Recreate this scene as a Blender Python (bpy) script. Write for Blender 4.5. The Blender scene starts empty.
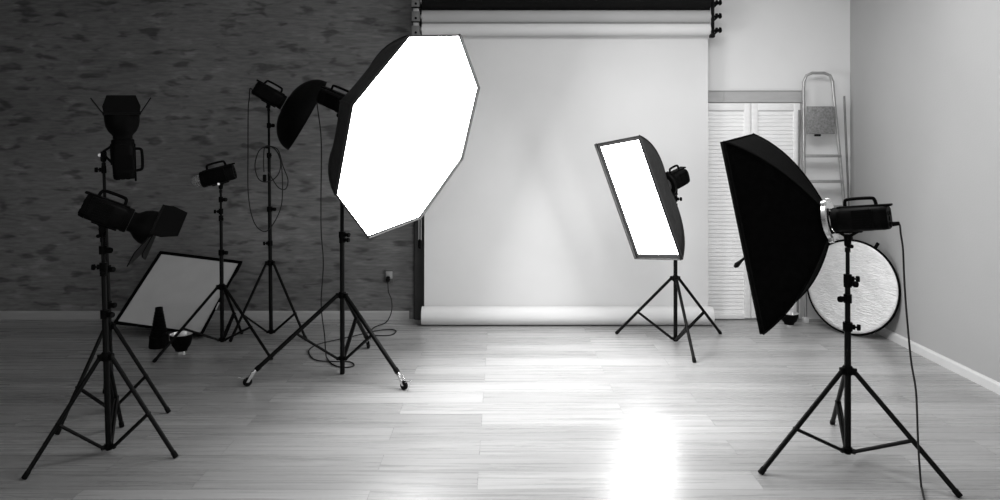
import bpy, bmesh, math, random
from mathutils import Vector, Matrix
random.seed(7)
V = Vector
PI = math.pi
FPX, EYE, VX, VY = 715.0, 1.66, 500.0, 144.0          # focal length in px, eye height, vanishing point
col = bpy.context.scene.collection


def at(px, py, y):
    """world point seen at a photo pixel at distance y from the eye"""
    return V(((px - VX) * y / FPX, y, EYE - (py - VY) * y / FPX))


def fl(px, py, z=0.0):
    """floor point seen at a photo pixel"""
    y = FPX * (EYE - z) / (py - VY)
    return V(((px - VX) * y / FPX, y, z))


# ------------------------------------------------------------------ materials
def g(v, a=1.0):
    return (v, v, v, a)


def mat(name, c, rough=0.5, metal=0.0, spec=0.5, noise=0.0, nscale=40.0, bump=0.0, bscale=200.0, stretch=(1, 1, 1)):
    m = bpy.data.materials.new(name)
    m.use_nodes = True
    nt = m.node_tree
    b = nt.nodes['Principled BSDF']
    b.inputs['Base Color'].default_value = g(c)
    b.inputs['Roughness'].default_value = rough
    b.inputs['Metallic'].default_value = metal
    b.inputs['Specular IOR Level'].default_value = spec
    tc = nt.nodes.new('ShaderNodeTexCoord')
    mp = nt.nodes.new('ShaderNodeMapping')
    mp.inputs['Scale'].default_value = stretch
    nt.links.new(tc.outputs['Object'], mp.inputs['Vector'])
    if noise > 0:
        n = nt.nodes.new('ShaderNodeTexNoise')
        n.inputs['Scale'].default_value = nscale
        n.inputs['Detail'].default_value = 4
        r = nt.nodes.new('ShaderNodeMapRange')
        r.inputs['From Min'].default_value = 0.3
        r.inputs['From Max'].default_value = 0.7
        r.inputs['To Min'].default_value = c * (1 - noise)
        r.inputs['To Max'].default_value = c * (1 + noise)
        cc = nt.nodes.new('ShaderNodeCombineColor')
        nt.links.new(mp.outputs[0], n.inputs['Vector'])
        nt.links.new(n.outputs['Fac'], r.inputs['Value'])
        for i in range(3):
            nt.links.new(r.outputs[0], cc.inputs[i])
        nt.links.new(cc.outputs[0], b.inputs['Base Color'])
    if bump > 0:
        n2 = nt.nodes.new('ShaderNodeTexNoise')
        n2.inputs['Scale'].default_value = bscale
        n2.inputs['Detail'].default_value = 3
        bp = nt.nodes.new('ShaderNodeBump')
        bp.inputs['Strength'].default_value = bump
        bp.inputs['Distance'].default_value = 0.01
        nt.links.new(mp.outputs[0], n2.inputs['Vector'])
        nt.links.new(n2.outputs['Fac'], bp.inputs['Height'])
        nt.links.new(bp.outputs[0], b.inputs['Normal'])
    return m


def emis(name, strength, c=0.9):
    m = mat(name, c, 0.8)
    b = m.node_tree.nodes['Principled BSDF']
    b.inputs['Emission Color'].default_value = g(1)
    b.inputs['Emission Strength'].default_value = strength
    return m


M = {}
M['stand'] = mat('black_anodised_metal', 0.0035, 0.42, 0.0, 0.10, 0.2, 60)
M['plastic'] = mat('black_plastic', 0.0025, 0.55, 0, 0.05, 0.2, 80)
M['body'] = mat('black_housing', 0.0028, 0.5, 0, 0.06, 0.25, 50)
M['fabric'] = mat('black_nylon', 0.0035, 0.85, 0, 0.02, 0.25, 30, 0.15, 60)
M['soft_fabric'] = mat('bounce_lit_black_nylon', 0.03, 0.8, 0, 0.15, 0.2, 30, 0.15, 60)  # black nylon with bounce light put into its colour, for the lit boxes' shells
M['rimfab'] = mat('grey_nylon_edge', 0.05, 0.8, 0, 0.3, 0.2, 40)
M['rubber'] = mat('rubber', 0.005, 0.8, 0, 0.1, 0.2, 90)
M['cord'] = mat('cable_rubber', 0.010, 0.6, 0, 0.3, 0.2, 90)
M['chrome'] = mat('polished_steel', 0.75, 0.18, 1.0, 0.5, 0.05, 30)
M['silver'] = mat('silver_lining', 0.7, 0.3, 0.85, 0.5, 0.1, 30)
M['alu'] = mat('aluminium', 0.42, 0.38, 0.8, 0.5, 0.1, 25)
M['alu_dark'] = mat('dark_aluminium', 0.2, 0.5, 0.5, 0.5, 0.1, 25)  # darker aluminium for the ladder's rear frame and the chain housings
M['tread'] = mat('speckled_tread_plate', 0.22, 0.6, 0.2, 0.5, 0.35, 60, 0.3, 120)
M['white_cloth'] = mat('white_diffusion_cloth', 0.55, 0.9, 0, 0.2, 0.04, 6, 0.08, 9)
M['paper'] = mat('white_paper', 0.66, 0.85, 0, 0.2, 0.03, 1.6, 0.03, 1.2)
M['greypaper'] = mat('grey_paper', 0.42, 0.85, 0, 0.2, 0.03, 3)
M['blackpaper'] = mat('black_paper', 0.006, 0.8, 0, 0.1, 0.1, 3)
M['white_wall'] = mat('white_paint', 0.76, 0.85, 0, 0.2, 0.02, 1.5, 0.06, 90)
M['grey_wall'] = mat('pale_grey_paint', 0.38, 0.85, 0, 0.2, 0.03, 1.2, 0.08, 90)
M['ceiling'] = mat('ceiling_paint', 0.82, 0.9, 0, 0.2, 0.02, 1.5)
M['base'] = mat('white_skirting', 0.62, 0.55, 0, 0.4, 0.03, 6)
M['base_dark'] = mat('grey_skirting', 0.40, 0.55, 0, 0.4, 0.06, 6, 0, 200, (1, 8, 8))
M['shutter'] = mat('painted_wood', 0.86, 0.55, 0, 0.4, 0.05, 5, 0, 200, (1, 1, 6))
M['header'] = mat('grey_painted_wood', 0.42, 0.6, 0, 0.4, 0.06, 5, 0, 200, (1, 1, 6))
M['dark_trim'] = mat('dark_painted_wood', 0.03, 0.6, 0, 0.4, 0.2, 5)
M['socket'] = mat('white_socket_plastic', 0.28, 0.4, 0, 0.5, 0.03, 20)
M['socket_dark'] = mat('grey_socket_plastic', 0.08, 0.4, 0, 0.5, 0.03, 20)
M['chain'] = mat('grey_bead_chain', 0.25, 0.5, 0, 0.4, 0.1, 60)
M['lit_octa'] = emis('lit_diffuser_large', 17.0)
M['lit_strip'] = emis('lit_diffuser_narrow', 18.5)
M['lit_rear'] = emis('lit_diffuser_turned_away', 6.0)
gm = bpy.data.materials.new('clear_glass')
gm.use_nodes = True
gb = gm.node_tree.nodes['Principled BSDF']
gb.inputs['Transmission Weight'].default_value = 0.9
gb.inputs['Roughness'].default_value = 0.15
gb.inputs['IOR'].default_value = 1.4
gb.inputs['Base Color'].default_value = g(0.85)
M['glass'] = gm


def floor_mat():
    m = bpy.data.materials.new('grey_laminate')
    m.use_nodes = True
    nt = m.node_tree
    N, L = nt.nodes, nt.links
    b = N['Principled BSDF']
    tc = N.new('ShaderNodeTexCoord')
    br = N.new('ShaderNodeTexBrick')
    br.offset = 0.37
    br.inputs['Scale'].default_value = 1.0
    br.inputs['Brick Width'].default_value = 1.38
    br.inputs['Row Height'].default_value = 0.192
    br.inputs['Mortar Size'].default_value = 0.0022
    br.inputs['Mortar Smooth'].default_value = 0.4
    br.inputs['Bias'].default_value = 0.0
    br.inputs['Color1'].default_value = g(0.0)
    br.inputs['Color2'].default_value = g(1.0)
    br.inputs['Mortar'].default_value = g(0.5)
    L.new(tc.outputs['Object'], br.inputs['Vector'])
    # grain: noise stretched along the planks, shifted per plank
    mp = N.new('ShaderNodeMapping')
    mp.inputs['Scale'].default_value = (0.7, 22, 1)
    sc = N.new('ShaderNodeVectorMath')
    sc.operation = 'SCALE'
    sc.inputs['Scale'].default_value = 7.0
    L.new(br.outputs['Color'], sc.inputs[0])
    ad = N.new('ShaderNodeVectorMath')
    L.new(tc.outputs['Object'], ad.inputs[0])
    L.new(sc.outputs[0], ad.inputs[1])
    L.new(ad.outputs[0], mp.inputs['Vector'])
    n1 = N.new('ShaderNodeTexNoise')
    n1.inputs['Scale'].default_value = 1.6
    n1.inputs['Detail'].default_value = 7
    n1.inputs['Roughness'].default_value = 0.65
    n1.inputs['Distortion'].default_value = 0.6
    L.new(mp.outputs[0], n1.inputs['Vector'])
    mr = N.new('ShaderNodeMapRange')
    mr.inputs['From Min'].default_value = 0.28
    mr.inputs['From Max'].default_value = 0.72
    mr.inputs['To Min'].default_value = 0.27
    mr.inputs['To Max'].default_value = 0.42
    L.new(n1.outputs['Fac'], mr.inputs['Value'])
    sx = N.new('ShaderNodeSeparateColor')
    L.new(br.outputs['Color'], sx.inputs[0])
    tone = N.new('ShaderNodeMapRange')
    tone.inputs['To Min'].default_value = 0.80
    tone.inputs['To Max'].default_value = 1.10
    L.new(sx.outputs[0], tone.inputs['Value'])
    mu = N.new('ShaderNodeMath')
    mu.operation = 'MULTIPLY'
    L.new(mr.outputs[0], mu.inputs[0])
    L.new(tone.outputs[0], mu.inputs[1])
    gap = N.new('ShaderNodeMapRange')
    gap.inputs['To Min'].default_value = 1.0
    gap.inputs['To Max'].default_value = 0.62
    L.new(br.outputs['Fac'], gap.inputs['Value'])
    mu2 = N.new('ShaderNodeMath')
    mu2.operation = 'MULTIPLY'
    L.new(mu.outputs[0], mu2.inputs[0])
    L.new(gap.outputs[0], mu2.inputs[1])
    cc = N.new('ShaderNodeCombineColor')
    for i in range(3):
        L.new(mu2.outputs[0], cc.inputs[i])
    L.new(cc.outputs[0], b.inputs['Base Color'])
    rr = N.new('ShaderNodeMapRange')
    rr.inputs['From Min'].default_value = 0.3
    rr.inputs['From Max'].default_value = 0.7
    rr.inputs['To Min'].default_value = 0.24
    rr.inputs['To Max'].default_value = 0.33
    L.new(n1.outputs['Fac'], rr.inputs['Value'])
    L.new(rr.outputs[0], b.inputs['Roughness'])
    b.inputs['Specular IOR Level'].default_value = 0.5
    bp = N.new('ShaderNodeBump')
    bp.inputs['Strength'].default_value = 0.08
    bp.inputs['Distance'].default_value = 0.004
    L.new(n1.outputs['Fac'], bp.inputs['Height'])
    L.new(bp.outputs[0], b.inputs['Normal'])
    return m


def dark_wall_mat():
    m = bpy.data.materials.new('dark_brushed_plaster')
    m.use_nodes = True
    nt = m.node_tree
    N, L = nt.nodes, nt.links
    b = N['Principled BSDF']
    tc = N.new('ShaderNodeTexCoord')

    def noise(scale3, sc, det, dist=0.0):
        mp = N.new('ShaderNodeMapping')
        mp.inputs['Scale'].default_value = scale3
        n = N.new('ShaderNodeTexNoise')
        n.inputs['Scale'].default_value = sc
        n.inputs['Detail'].default_value = det
        n.inputs['Distortion'].default_value = dist
        L.new(tc.outputs['Object'], mp.inputs['Vector'])
        L.new(mp.outputs[0], n.inputs['Vector'])
        return n.outputs['Fac']

    def rng(s, a, c, lo, hi):
        r = N.new('ShaderNodeMapRange')
        r.interpolation_type = 'SMOOTHSTEP'
        r.inputs['From Min'].default_value = a
        r.inputs['From Max'].default_value = c
        r.inputs['To Min'].default_value = lo
        r.inputs['To Max'].default_value = hi
        L.new(s, r.inputs['Value'])
        return r.outputs[0]

    def mul(a, c):
        x = N.new('ShaderNodeMath')
        x.operation = 'MULTIPLY'
        L.new(a, x.inputs[0])
        L.new(c, x.inputs[1])
        return x.outputs[0]
    broad = rng(noise((0.5, 1, 0.9), 1.1, 2), 0.3, 0.7, 0.135, 0.19)
    dash = rng(noise((1.5, 1, 4.4), 2.7, 2.5, 0.25), 0.53, 0.68, 1.0, 0.50)      # dark brush dashes
    light = rng(noise((1.6, 1, 4.6), 2.3, 3, 0.2), 0.54, 0.72, 1.0, 1.35)     # paler dashes
    fine = rng(noise((1.0, 1, 7.0), 9.0, 4), 0.3, 0.7, 0.84, 1.14)
    v = mul(mul(mul(broad, dash), light), fine)
    cc = N.new('ShaderNodeCombineColor')
    for i in range(3):
        L.new(v, cc.inputs[i])
    L.new(cc.outputs[0], b.inputs['Base Color'])
    b.inputs['Roughness'].default_value = 0.75
    b.inputs['Specular IOR Level'].default_value = 0.25
    bp = N.new('ShaderNodeBump')
    bp.inputs['Strength'].default_value = 0.25
    bp.inputs['Distance'].default_value = 0.01
    L.new(fine, bp.inputs['Height'])
    L.new(bp.outputs[0], b.inputs['Normal'])
    return m


def disc_mat():
    m = mat('crinkled_silver', 0.82, 0.45, 0.4, 0.5, 0.06, 20)
    nt = m.node_tree
    b = nt.nodes['Principled BSDF']
    tc = nt.nodes.new('ShaderNodeTexCoord')
    mp = nt.nodes.new('ShaderNodeMapping')
    mp.inputs['Rotation'].default_value = (0.3, 0.5, 0.2)
    mp.inputs['Scale'].default_value = (1, 1, 3.2)
    n = nt.nodes.new('ShaderNodeTexNoise')
    n.inputs['Scale'].default_value = 16
    n.inputs['Detail'].default_value = 5
    n.inputs['Distortion'].default_value = 1.2
    bp = nt.nodes.new('ShaderNodeBump')
    bp.inputs['Strength'].default_value = 0.8
    bp.inputs['Distance'].default_value = 0.012
    nt.links.new(tc.outputs['Object'], mp.inputs['Vector'])
    nt.links.new(mp.outputs[0], n.inputs['Vector'])
    nt.links.new(n.outputs['Fac'], bp.inputs['Height'])
    nt.links.new(bp.outputs[0], b.inputs['Normal'])
    return m


M['floor'] = floor_mat()
M['dark_wall'] = dark_wall_mat()
M['disc'] = disc_mat()


# ------------------------------------------------------------------ mesh building
def basis(a, up=None):
    """axis, side, up - orthonormal"""
    a = V(a).normalized()
    up = V(up) if up is not None else (V((0, 0, 1)) if abs(a.z) < 0.95 else V((1, 0, 0)))
    s = a.cross(up)
    if s.length < 1e-5:
        s = a.cross(V((0.3, 1, 0.1)))
    s.normalize()
    return a, s, s.cross(a).normalized()


class MB:
    def __init__(self):
        self.v, self.f = [], []

    def add(self, vs, fs):
        k = len(self.v)
        self.v += [V(p) for p in vs]
        self.f += [tuple(k + i for i in q) for q in fs]
        return self

    def box(self, c, size, ax=None, bev=0.0, seg=2):
        bm = bmesh.new()
        bmesh.ops.create_cube(bm, size=1.0)
        for v in bm.verts:
            v.co = V((v.co.x * size[0], v.co.y * size[1], v.co.z * size[2]))
        if bev > 0:
            bmesh.ops.bevel(bm, geom=bm.edges[:], offset=min(bev, min(size) * 0.45), segments=seg, affect='EDGES', profile=0.5)
        bm.verts.index_update()
        X, Y, Z = ax if ax else (V((1, 0, 0)), V((0, 1, 0)), V((0, 0, 1)))
        c = V(c)
        vs = [c + X * v.co.x + Y * v.co.y + Z * v.co.z for v in bm.verts]
        fs = [[v.index for v in f.verts] for f in bm.faces]
        if X.cross(Y).dot(Z) < 0:
            fs = [q[::-1] for q in fs]
        bm.free()
        return self.add(vs, fs)

    def tube(self, pts, r, seg=10, cap=True, closed=False):
        pts = [V(p) for p in pts]
        n = len(pts)
        rs = r if isinstance(r, (list, tuple)) else [r] * n
        vs, fs = [], []
        d0 = (pts[1] - pts[0]).normalized()
        _, s, _u = basis(d0)
        for i, p in enumerate(pts):
            if closed:
                d = (pts[(i + 1) % n] - pts[i - 1]).normalized()
            else:
                d = (pts[min(i + 1, n - 1)] - pts[max(i - 1, 0)])
                d = d.normalized() if d.length > 1e-9 else d0
            s = (s - d * s.dot(d))
            if s.length < 1e-6:
                _, s, _u = basis(d)
            s.normalize()
            u = d.cross(s)
            for k in range(seg):
                a = 2 * PI * k / seg
                vs.append(p + (s * math.cos(a) + u * math.sin(a)) * rs[i])
        m = n if closed else n - 1
        for i in range(m):
            for k in range(seg):
                a, b = i * seg + k, i * seg + (k + 1) % seg
                j = (i + 1) % n
                c, d = j * seg + (k + 1) % seg, j * seg + k
                fs.append((a, b, c, d))
        if cap and not closed:
            fs.append(tuple(range(seg))[::-1])
            fs.append(tuple((n - 1) * seg + k for k in range(seg)))
        return self.add(vs, fs)

    def lathe(self, o, axis, prof, seg=28, up=None, sq=2.0, cap0=False, cap1=False):
        """profile of (distance along axis, radius); sq>2 squares the section off"""
        a, s, u = basis(axis, up)
        o = V(o)
        vs, fs = [], []
        for t, r in prof:
            for k in range(seg):
                w = 2 * PI * k / seg
                c, d = math.cos(w), math.sin(w)
                q = (abs(c) ** sq + abs(d) ** sq) ** (-1.0 / sq)
                vs.append(o + a * t + (s * c + u * d) * (r * q))
        for i in range(len(prof) - 1):
            for k in range(seg):
                k2 = (k + 1) % seg
                fs.append((i * seg + k, i * seg + k2, (i + 1) * seg + k2, (i + 1) * seg + k))
        if cap0:
            fs.append(tuple(range(seg))[::-1])
        if cap1:
            fs.append(tuple((len(prof) - 1) * seg + k for k in range(seg)))
        return self.add(vs, fs)

    def prism(self, poly, d):
        """flat polygon (3-D points, in order) thickened along vector d"""
        n = len(poly)
        d = V(d)
        vs = [V(p) for p in poly] + [V(p) + d for p in poly]
        fs = [tuple(range(n))[::-1], tuple(range(n, 2 * n))]
        for i in range(n):
            j = (i + 1) % n
            fs.append((i, j, n + j, n + i))
        return self.add(vs, fs)

    def build(self, name, m, parent=None, smooth=38, fix=True):
        c = V((0, 0, 0))
        for p in self.v:
            c += p
        c /= max(1, len(self.v))
        me = bpy.data.meshes.new(name)
        me.from_pydata([p - c for p in self.v], [], self.f)
        me.update()
        if fix:
            bm = bmesh.new()
            bm.from_mesh(me)
            bmesh.ops.recalc_face_normals(bm, faces=bm.faces)
            bm.to_mesh(me)
            bm.free()
        me.materials.append(M[m] if isinstance(m, str) else m)
        if smooth:
            for p in me.polygons:
                p.use_smooth = True
            me.set_sharp_from_angle(angle=math.radians(smooth))
        o = bpy.data.objects.new(name, me)
        col.objects.link(o)
        o['_w'] = list(c)
        if parent is not None:
            o.parent = parent
            o.location = c - V(parent['_w'])
        else:
            o.location = c
        return o


def thing(name, label, cat, loc, group=None):
    o = bpy.data.objects.new(name, None)
    o.empty_display_size = 0.05
    col.objects.link(o)
    o.location = loc
    o['_w'] = list(V(loc))
    o['label'], o['category'] = label, cat
    if group:
        o['group'] = group
    return o


def tag(o, label, cat, group=None):
    o['label'], o['category'] = label, cat
    if group:
        o['group'] = group
    return o


def struct(name, mb, m, smooth=0, parent=None):
    o = mb.build(name, m, parent, smooth)
    if parent is None:
        o['kind'] = 'structure'
    return o


def spline(pts, n=8):
    """smooth curve through the points"""
    P = [V(p) for p in pts]
    out = []
    for i in range(len(P) - 1):
        p0, p1, p2, p3 = P[max(i - 1, 0)], P[i], P[i + 1], P[min(i + 2, len(P) - 1)]
        for k in range(n):
            t = k / n
            out.append(0.5 * ((2 * p1) + (p2 - p0) * t + (2 * p0 - 5 * p1 + 4 * p2 - p3) * t * t + (3 * p1 - p0 - 3 * p2 + p3) * t ** 3))
    out.append(P[-1])
    return out


def cord_path(pts, n=8):
    out = spline(pts, n)
    for p in out:
        p.z = max(p.z, 0.0055)
    return out


# ------------------------------------------------------------------ the room
BW, RW, LW, NEAR, TOP = 6.78, 3.32, -6.3, -2.6, 3.35
struct('floor', MB().box((( LW + RW) / 2, (NEAR + BW) / 2, -0.05), (RW - LW + 0.4, BW - NEAR + 0.4, 0.1)), 'floor')
DW_R = -0.80                                            # right end of the dark plaster
struct('wall_back', MB().box(((DW_R + RW) / 2 + 0.1, BW + 0.06, TOP / 2), (RW - DW_R + 0.2, 0.12, TOP)), 'white_wall')
struct('wall_back_dark', MB().box(((LW + DW_R) / 2 - 0.1, BW + 0.06, TOP / 2), (DW_R - LW + 0.2, 0.12, TOP)), 'dark_wall')
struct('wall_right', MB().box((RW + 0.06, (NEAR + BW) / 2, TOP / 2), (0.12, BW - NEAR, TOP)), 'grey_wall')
struct('wall_left', MB().box((LW - 0.06, (NEAR + BW) / 2, TOP / 2), (0.12, BW - NEAR, TOP)), 'dark_wall')
struct('ceiling', MB().box(((LW + RW) / 2, (NEAR + BW) / 2, TOP + 0.05), (RW - LW + 0.4, BW - NEAR + 0.4, 0.1)), 'ceiling')


def skirting(p0, p1, inward, h=0.078, t=0.016):
    p0, p1, q = V(p0), V(p1), V(inward)
    z = V((0, 0, 1))
    prof = [(0, 0), (t, 0), (t, h - 0.016), (t * 0.55, h - 0.004), (0, h)]
    return MB().prism([p0 + q * a + z * b for a, b in prof], p1 - p0)


struct('baseboard_back', skirting((LW, BW, 0), (DW_R - 0.06, BW, 0), (0, -1, 0)), 'base_dark')
struct('baseboard_right', skirting((RW, NEAR, 0), (RW, BW - 0.001, 0), (-1, 0, 0), 0.074), 'base')
# dark door post at the end of the plaster wall, beside the paper
tr = MB().box((DW_R + 0.045, BW - 0.02, 1.675), (0.10, 0.04, 3.35), bev=0.004)
tr.box((DW_R - 0.008, BW - 0.008, 1.675), (0.018, 0.016, 3.35), bev=0.003)
struct('trim_1', tr, 'dark_trim')

# louvred folding door on the right, with its header board
dx0, dx1, dzt = 1.90, 2.835, 2.045
door = thing('door_1', 'white louvred folding closet door beside the ladder', 'door', (2.4, BW, 0))
del door['label'], door['category']
door['kind'] = 'structure'
leaf_w = (dx1 - dx0) / 2
for k in range(2):
    x0 = dx0 + k * leaf_w + 0.003
    x1 = x0 + leaf_w - 0.006
    st = 0.060
    fr = MB()
    yc = BW - 0.022
    for xx in (x0 + st / 2, x1 - st / 2):
        fr.box((xx, yc, dzt / 2 + 0.01), (st, 0.034, dzt - 0.02), bev=0.003)
    for zz, hh in ((0.035, 0.05), (dzt - 0.035, 0.07)):
        fr.box(((x0 + x1) / 2, yc, zz), (x1 - x0 - 2 * st + 0.004, 0.030, hh), bev=0.003)
    leaf = fr.build('door_leaf', 'shutter', door, 30)
    sl = MB()
    a = math.radians(28)
    ax = (V((1, 0, 0)), V((0, math.cos(a), math.sin(a))), V((0, -math.sin(a), math.cos(a))))
    for z0, z1 in ((0.062, dzt - 0.075),):
        n = int((z1 - z0) / 0.036)
        for i in range(n):
            z = z0 + (i + 0.5) * (z1 - z0) / n
            ax2 = (V((1, 0, 0)), V((0, 0.19, 0.982)), V((0, -0.982, 0.19)))
            sl.box(((x0 + x1) / 2, yc, z), (x1 - x0 - 2 * st + 0.002, 0.0375, 0.006), ax2)
    s_ = sl.build('louvre_slats', 'shutter', leaf, 0)
hb = MB().box(((dx0 + 2.86) / 2, BW - 0.018, 2.105), (2.86 - dx0, 0.036, 0.105), bev=0.003)
hb.box((2.108, BW - 0.038, 2.105), (0.008, 0.006, 0.105))
hb.box(((dx0 + 2.86) / 2, BW - 0.022, 2.161), (2.86 - dx0, 0.046, 0.010), bev=0.002)
struct('trim_2', hb, 'header')

# ------------------------------------------------------------------ paper backdrop system
PY = 6.58
PX0, PX1 = -0.715, 1.925


def roll(name, z, r, m, label, group):
    t = thing(name, label, 'paper roll', (0.6, PY, z - r), group)
    MB().lathe((PX0, PY, z), (1, 0, 0), [(0, 0.02), (0, r), (PX1 - PX0, r), (PX1 - PX0, 0.02)], 32).build('paper_roll', m, t)
    MB().lathe((PX0 - 0.016, PY, z), (1, 0, 0), [(0, 0.0), (0, 0.022), (PX1 - PX0 + 0.031, 0.022), (PX1 - PX0 + 0.031, 0)], 18).build('core_tube', 'alu', t)
    return t


roll('black_backdrop_roll', 2.968, 0.075, 'blackpaper', 'rolled up black backdrop paper, topmost of the three wall rolls', 'background paper rolls')
roll('grey_backdrop_roll', 2.831, 0.0595, 'greypaper', 'rolled up grey backdrop paper between the black roll and the white one', 'background paper rolls')
wb = roll('white_backdrop', 2.714, 0.055, 'paper', 'white seamless paper backdrop hanging from the lowest wall roll to the floor', 'background paper rolls')
wb['category'] = 'backdrop'
# the hanging sheet: off the back of the roll, down, and wound forward into a coil on the floor
prof = [(PY, 2.714 + 0.0565), (PY + 0.04, 2.714 + 0.041), (PY + 0.056, 2.714)]
for i in range(1, 13):
    z = 2.714 - i * (2.714 - 0.25) / 12
    prof.append((PY + 0.056 + 0.004 * math.sin(i * 0.9), z))
RC, RR = (6.552, 0.088), 0.086
for i in range(0, 41):
    a = i / 40 * 2.6 * PI
    rr = RR - 0.006 * i / 40
    prof.append((RC[0] + rr * math.cos(a) , RC[1] - rr * math.sin(a) + (0.0 if i else 0.0)))
sh = MB()
nx = 24
vs, fs = [], []
for j, (y, z) in enumerate(prof):
    for i in range(nx + 1):
        u = i / nx
        flare = 0.012 if j > 15 else 0.0
        x = (PX0 + 0.012 - flare) + u * (PX1 - PX0 - 0.006 + 2 * flare)
        wv = 0.004 * math.sin(u * 9 + z * 1.7) * (1 if 3 < j < 15 else 0)
        vs.append(V((x, y + wv, z)))
for j in range(len(prof) - 1):
    for i in range(nx):
        k = j * (nx + 1) + i
        fs.append((k, k + 1, k + nx + 2, k + nx + 1))
sh.add(vs, fs)
so = sh.build('paper_sheet', 'paper', wb, 60, fix=False)

# black wall bracket at the right end with three hook spools
br = thing('backdrop_bracket', 'black wall bracket with three spools at the right ends of the paper rolls', 'bracket', (1.955, BW, 2.66), 'backdrop brackets')
b = MB().box((1.957, PY, 2.90), (0.020, 0.05, 0.50), bev=0.004)
b.box((1.957, 6.66, 2.95), (0.018, 0.23, 0.035), bev=0.003)
b.box((1.957, 6.77, 2.95), (0.06, 0.018, 0.16), bev=0.003)
b.build('bracket_bar', 'stand', br)
MB().box((1.952, PY, 2.655), (0.042, 0.06, 0.035), bev=0.006).build('end_foot', 'stand', br)
for z in (2.714, 2.845, 2.968):
    h = MB().lathe((1.965, PY, z - 0.012), (1, 0, 0.0), [(0, 0.0), (0, 0.013), (0.075, 0.011), (0.075, 0)], 14)
    h.tube([(1.966, PY, z - 0.05), (2.0, PY, z - 0.016)], 0.009, 8)
    ho = h.build('hook', 'stand', br)
    MB().lathe((1.985, PY, z - 0.006), (1, 0, 0), [(0, 0.0), (0, 0.024), (0.016, 0.024), (0.016, 0.012), (0.034, 0.012), (0.034, 0.027), (0.049, 0.024), (0.049, 0)], 20).build('spool', 'plastic', ho)
# left bracket, plain metal
bl = thing('backdrop_bracket', 'bare metal wall bracket at the left ends of the paper rolls', 'bracket', (-0.77, BW, 2.62), 'backdrop brackets')
b = MB().box((-0.772, PY + 0.01, 2.89), (0.052, 0.045, 0.56), bev=0.005)
b.box((-0.772, 6.67, 2.95), (0.04, 0.2, 0.035), bev=0.003)
b.box((-0.772, 6.77, 2.95), (0.08, 0.018, 0.16), bev=0.003)
b.build('bracket_bar', 'alu', bl)
for z in (2.70, 2.832, 2.965):
    h = MB().box((-0.772, PY - 0.016, z), (0.078, 0.02, 0.094), bev=0.006)
    ho = h.build('chain_housing', 'alu_dark', bl)
    MB().lathe((-0.772, PY - 0.026, z - 0.018), (0, -1, 0), [(0, 0.0), (0, 0.012), (0.006, 0.011), (0.006, 0)], 14).build('bolt', 'stand', ho)
    MB().box((-0.772, PY - 0.029, z - 0.054), (0.08, 0.008, 0.010), bev=0.002).build('dark_seam', 'stand', ho)
# roller chain with its weight, hanging beside the paper
ch = thing('roller_chain', 'pale bead chain with dark weight hanging left of the white paper', 'chain', (-0.735, PY - 0.02, 0.72))
cp = MB()
z = 2.64
k = 0
bead = []
cp.tube([(-0.742, PY - 0.045, 2.652), (-0.742, PY - 0.045, 0.78)], 0.0045, 8)
cp.tube([(-0.722, PY - 0.045, 2.652), (-0.722, PY - 0.045, 0.78)], 0.0045, 8)
cp.tube([(-0.742, PY - 0.045, 2.652), (-0.732, PY - 0.045, 2.662), (-0.722, PY - 0.045, 2.652)], 0.0045, 8)
cp.build('chain_loop', 'chain', ch)
MB().lathe((-0.732, PY - 0.045, 0.79), (0, 0, -1), [(0, 0.0), (0.0, 0.009), (0.015, 0.016), (0.07, 0.017), (0.085, 0.010), (0.085, 0)], 16).build('weight', 'plastic', ch)


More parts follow.
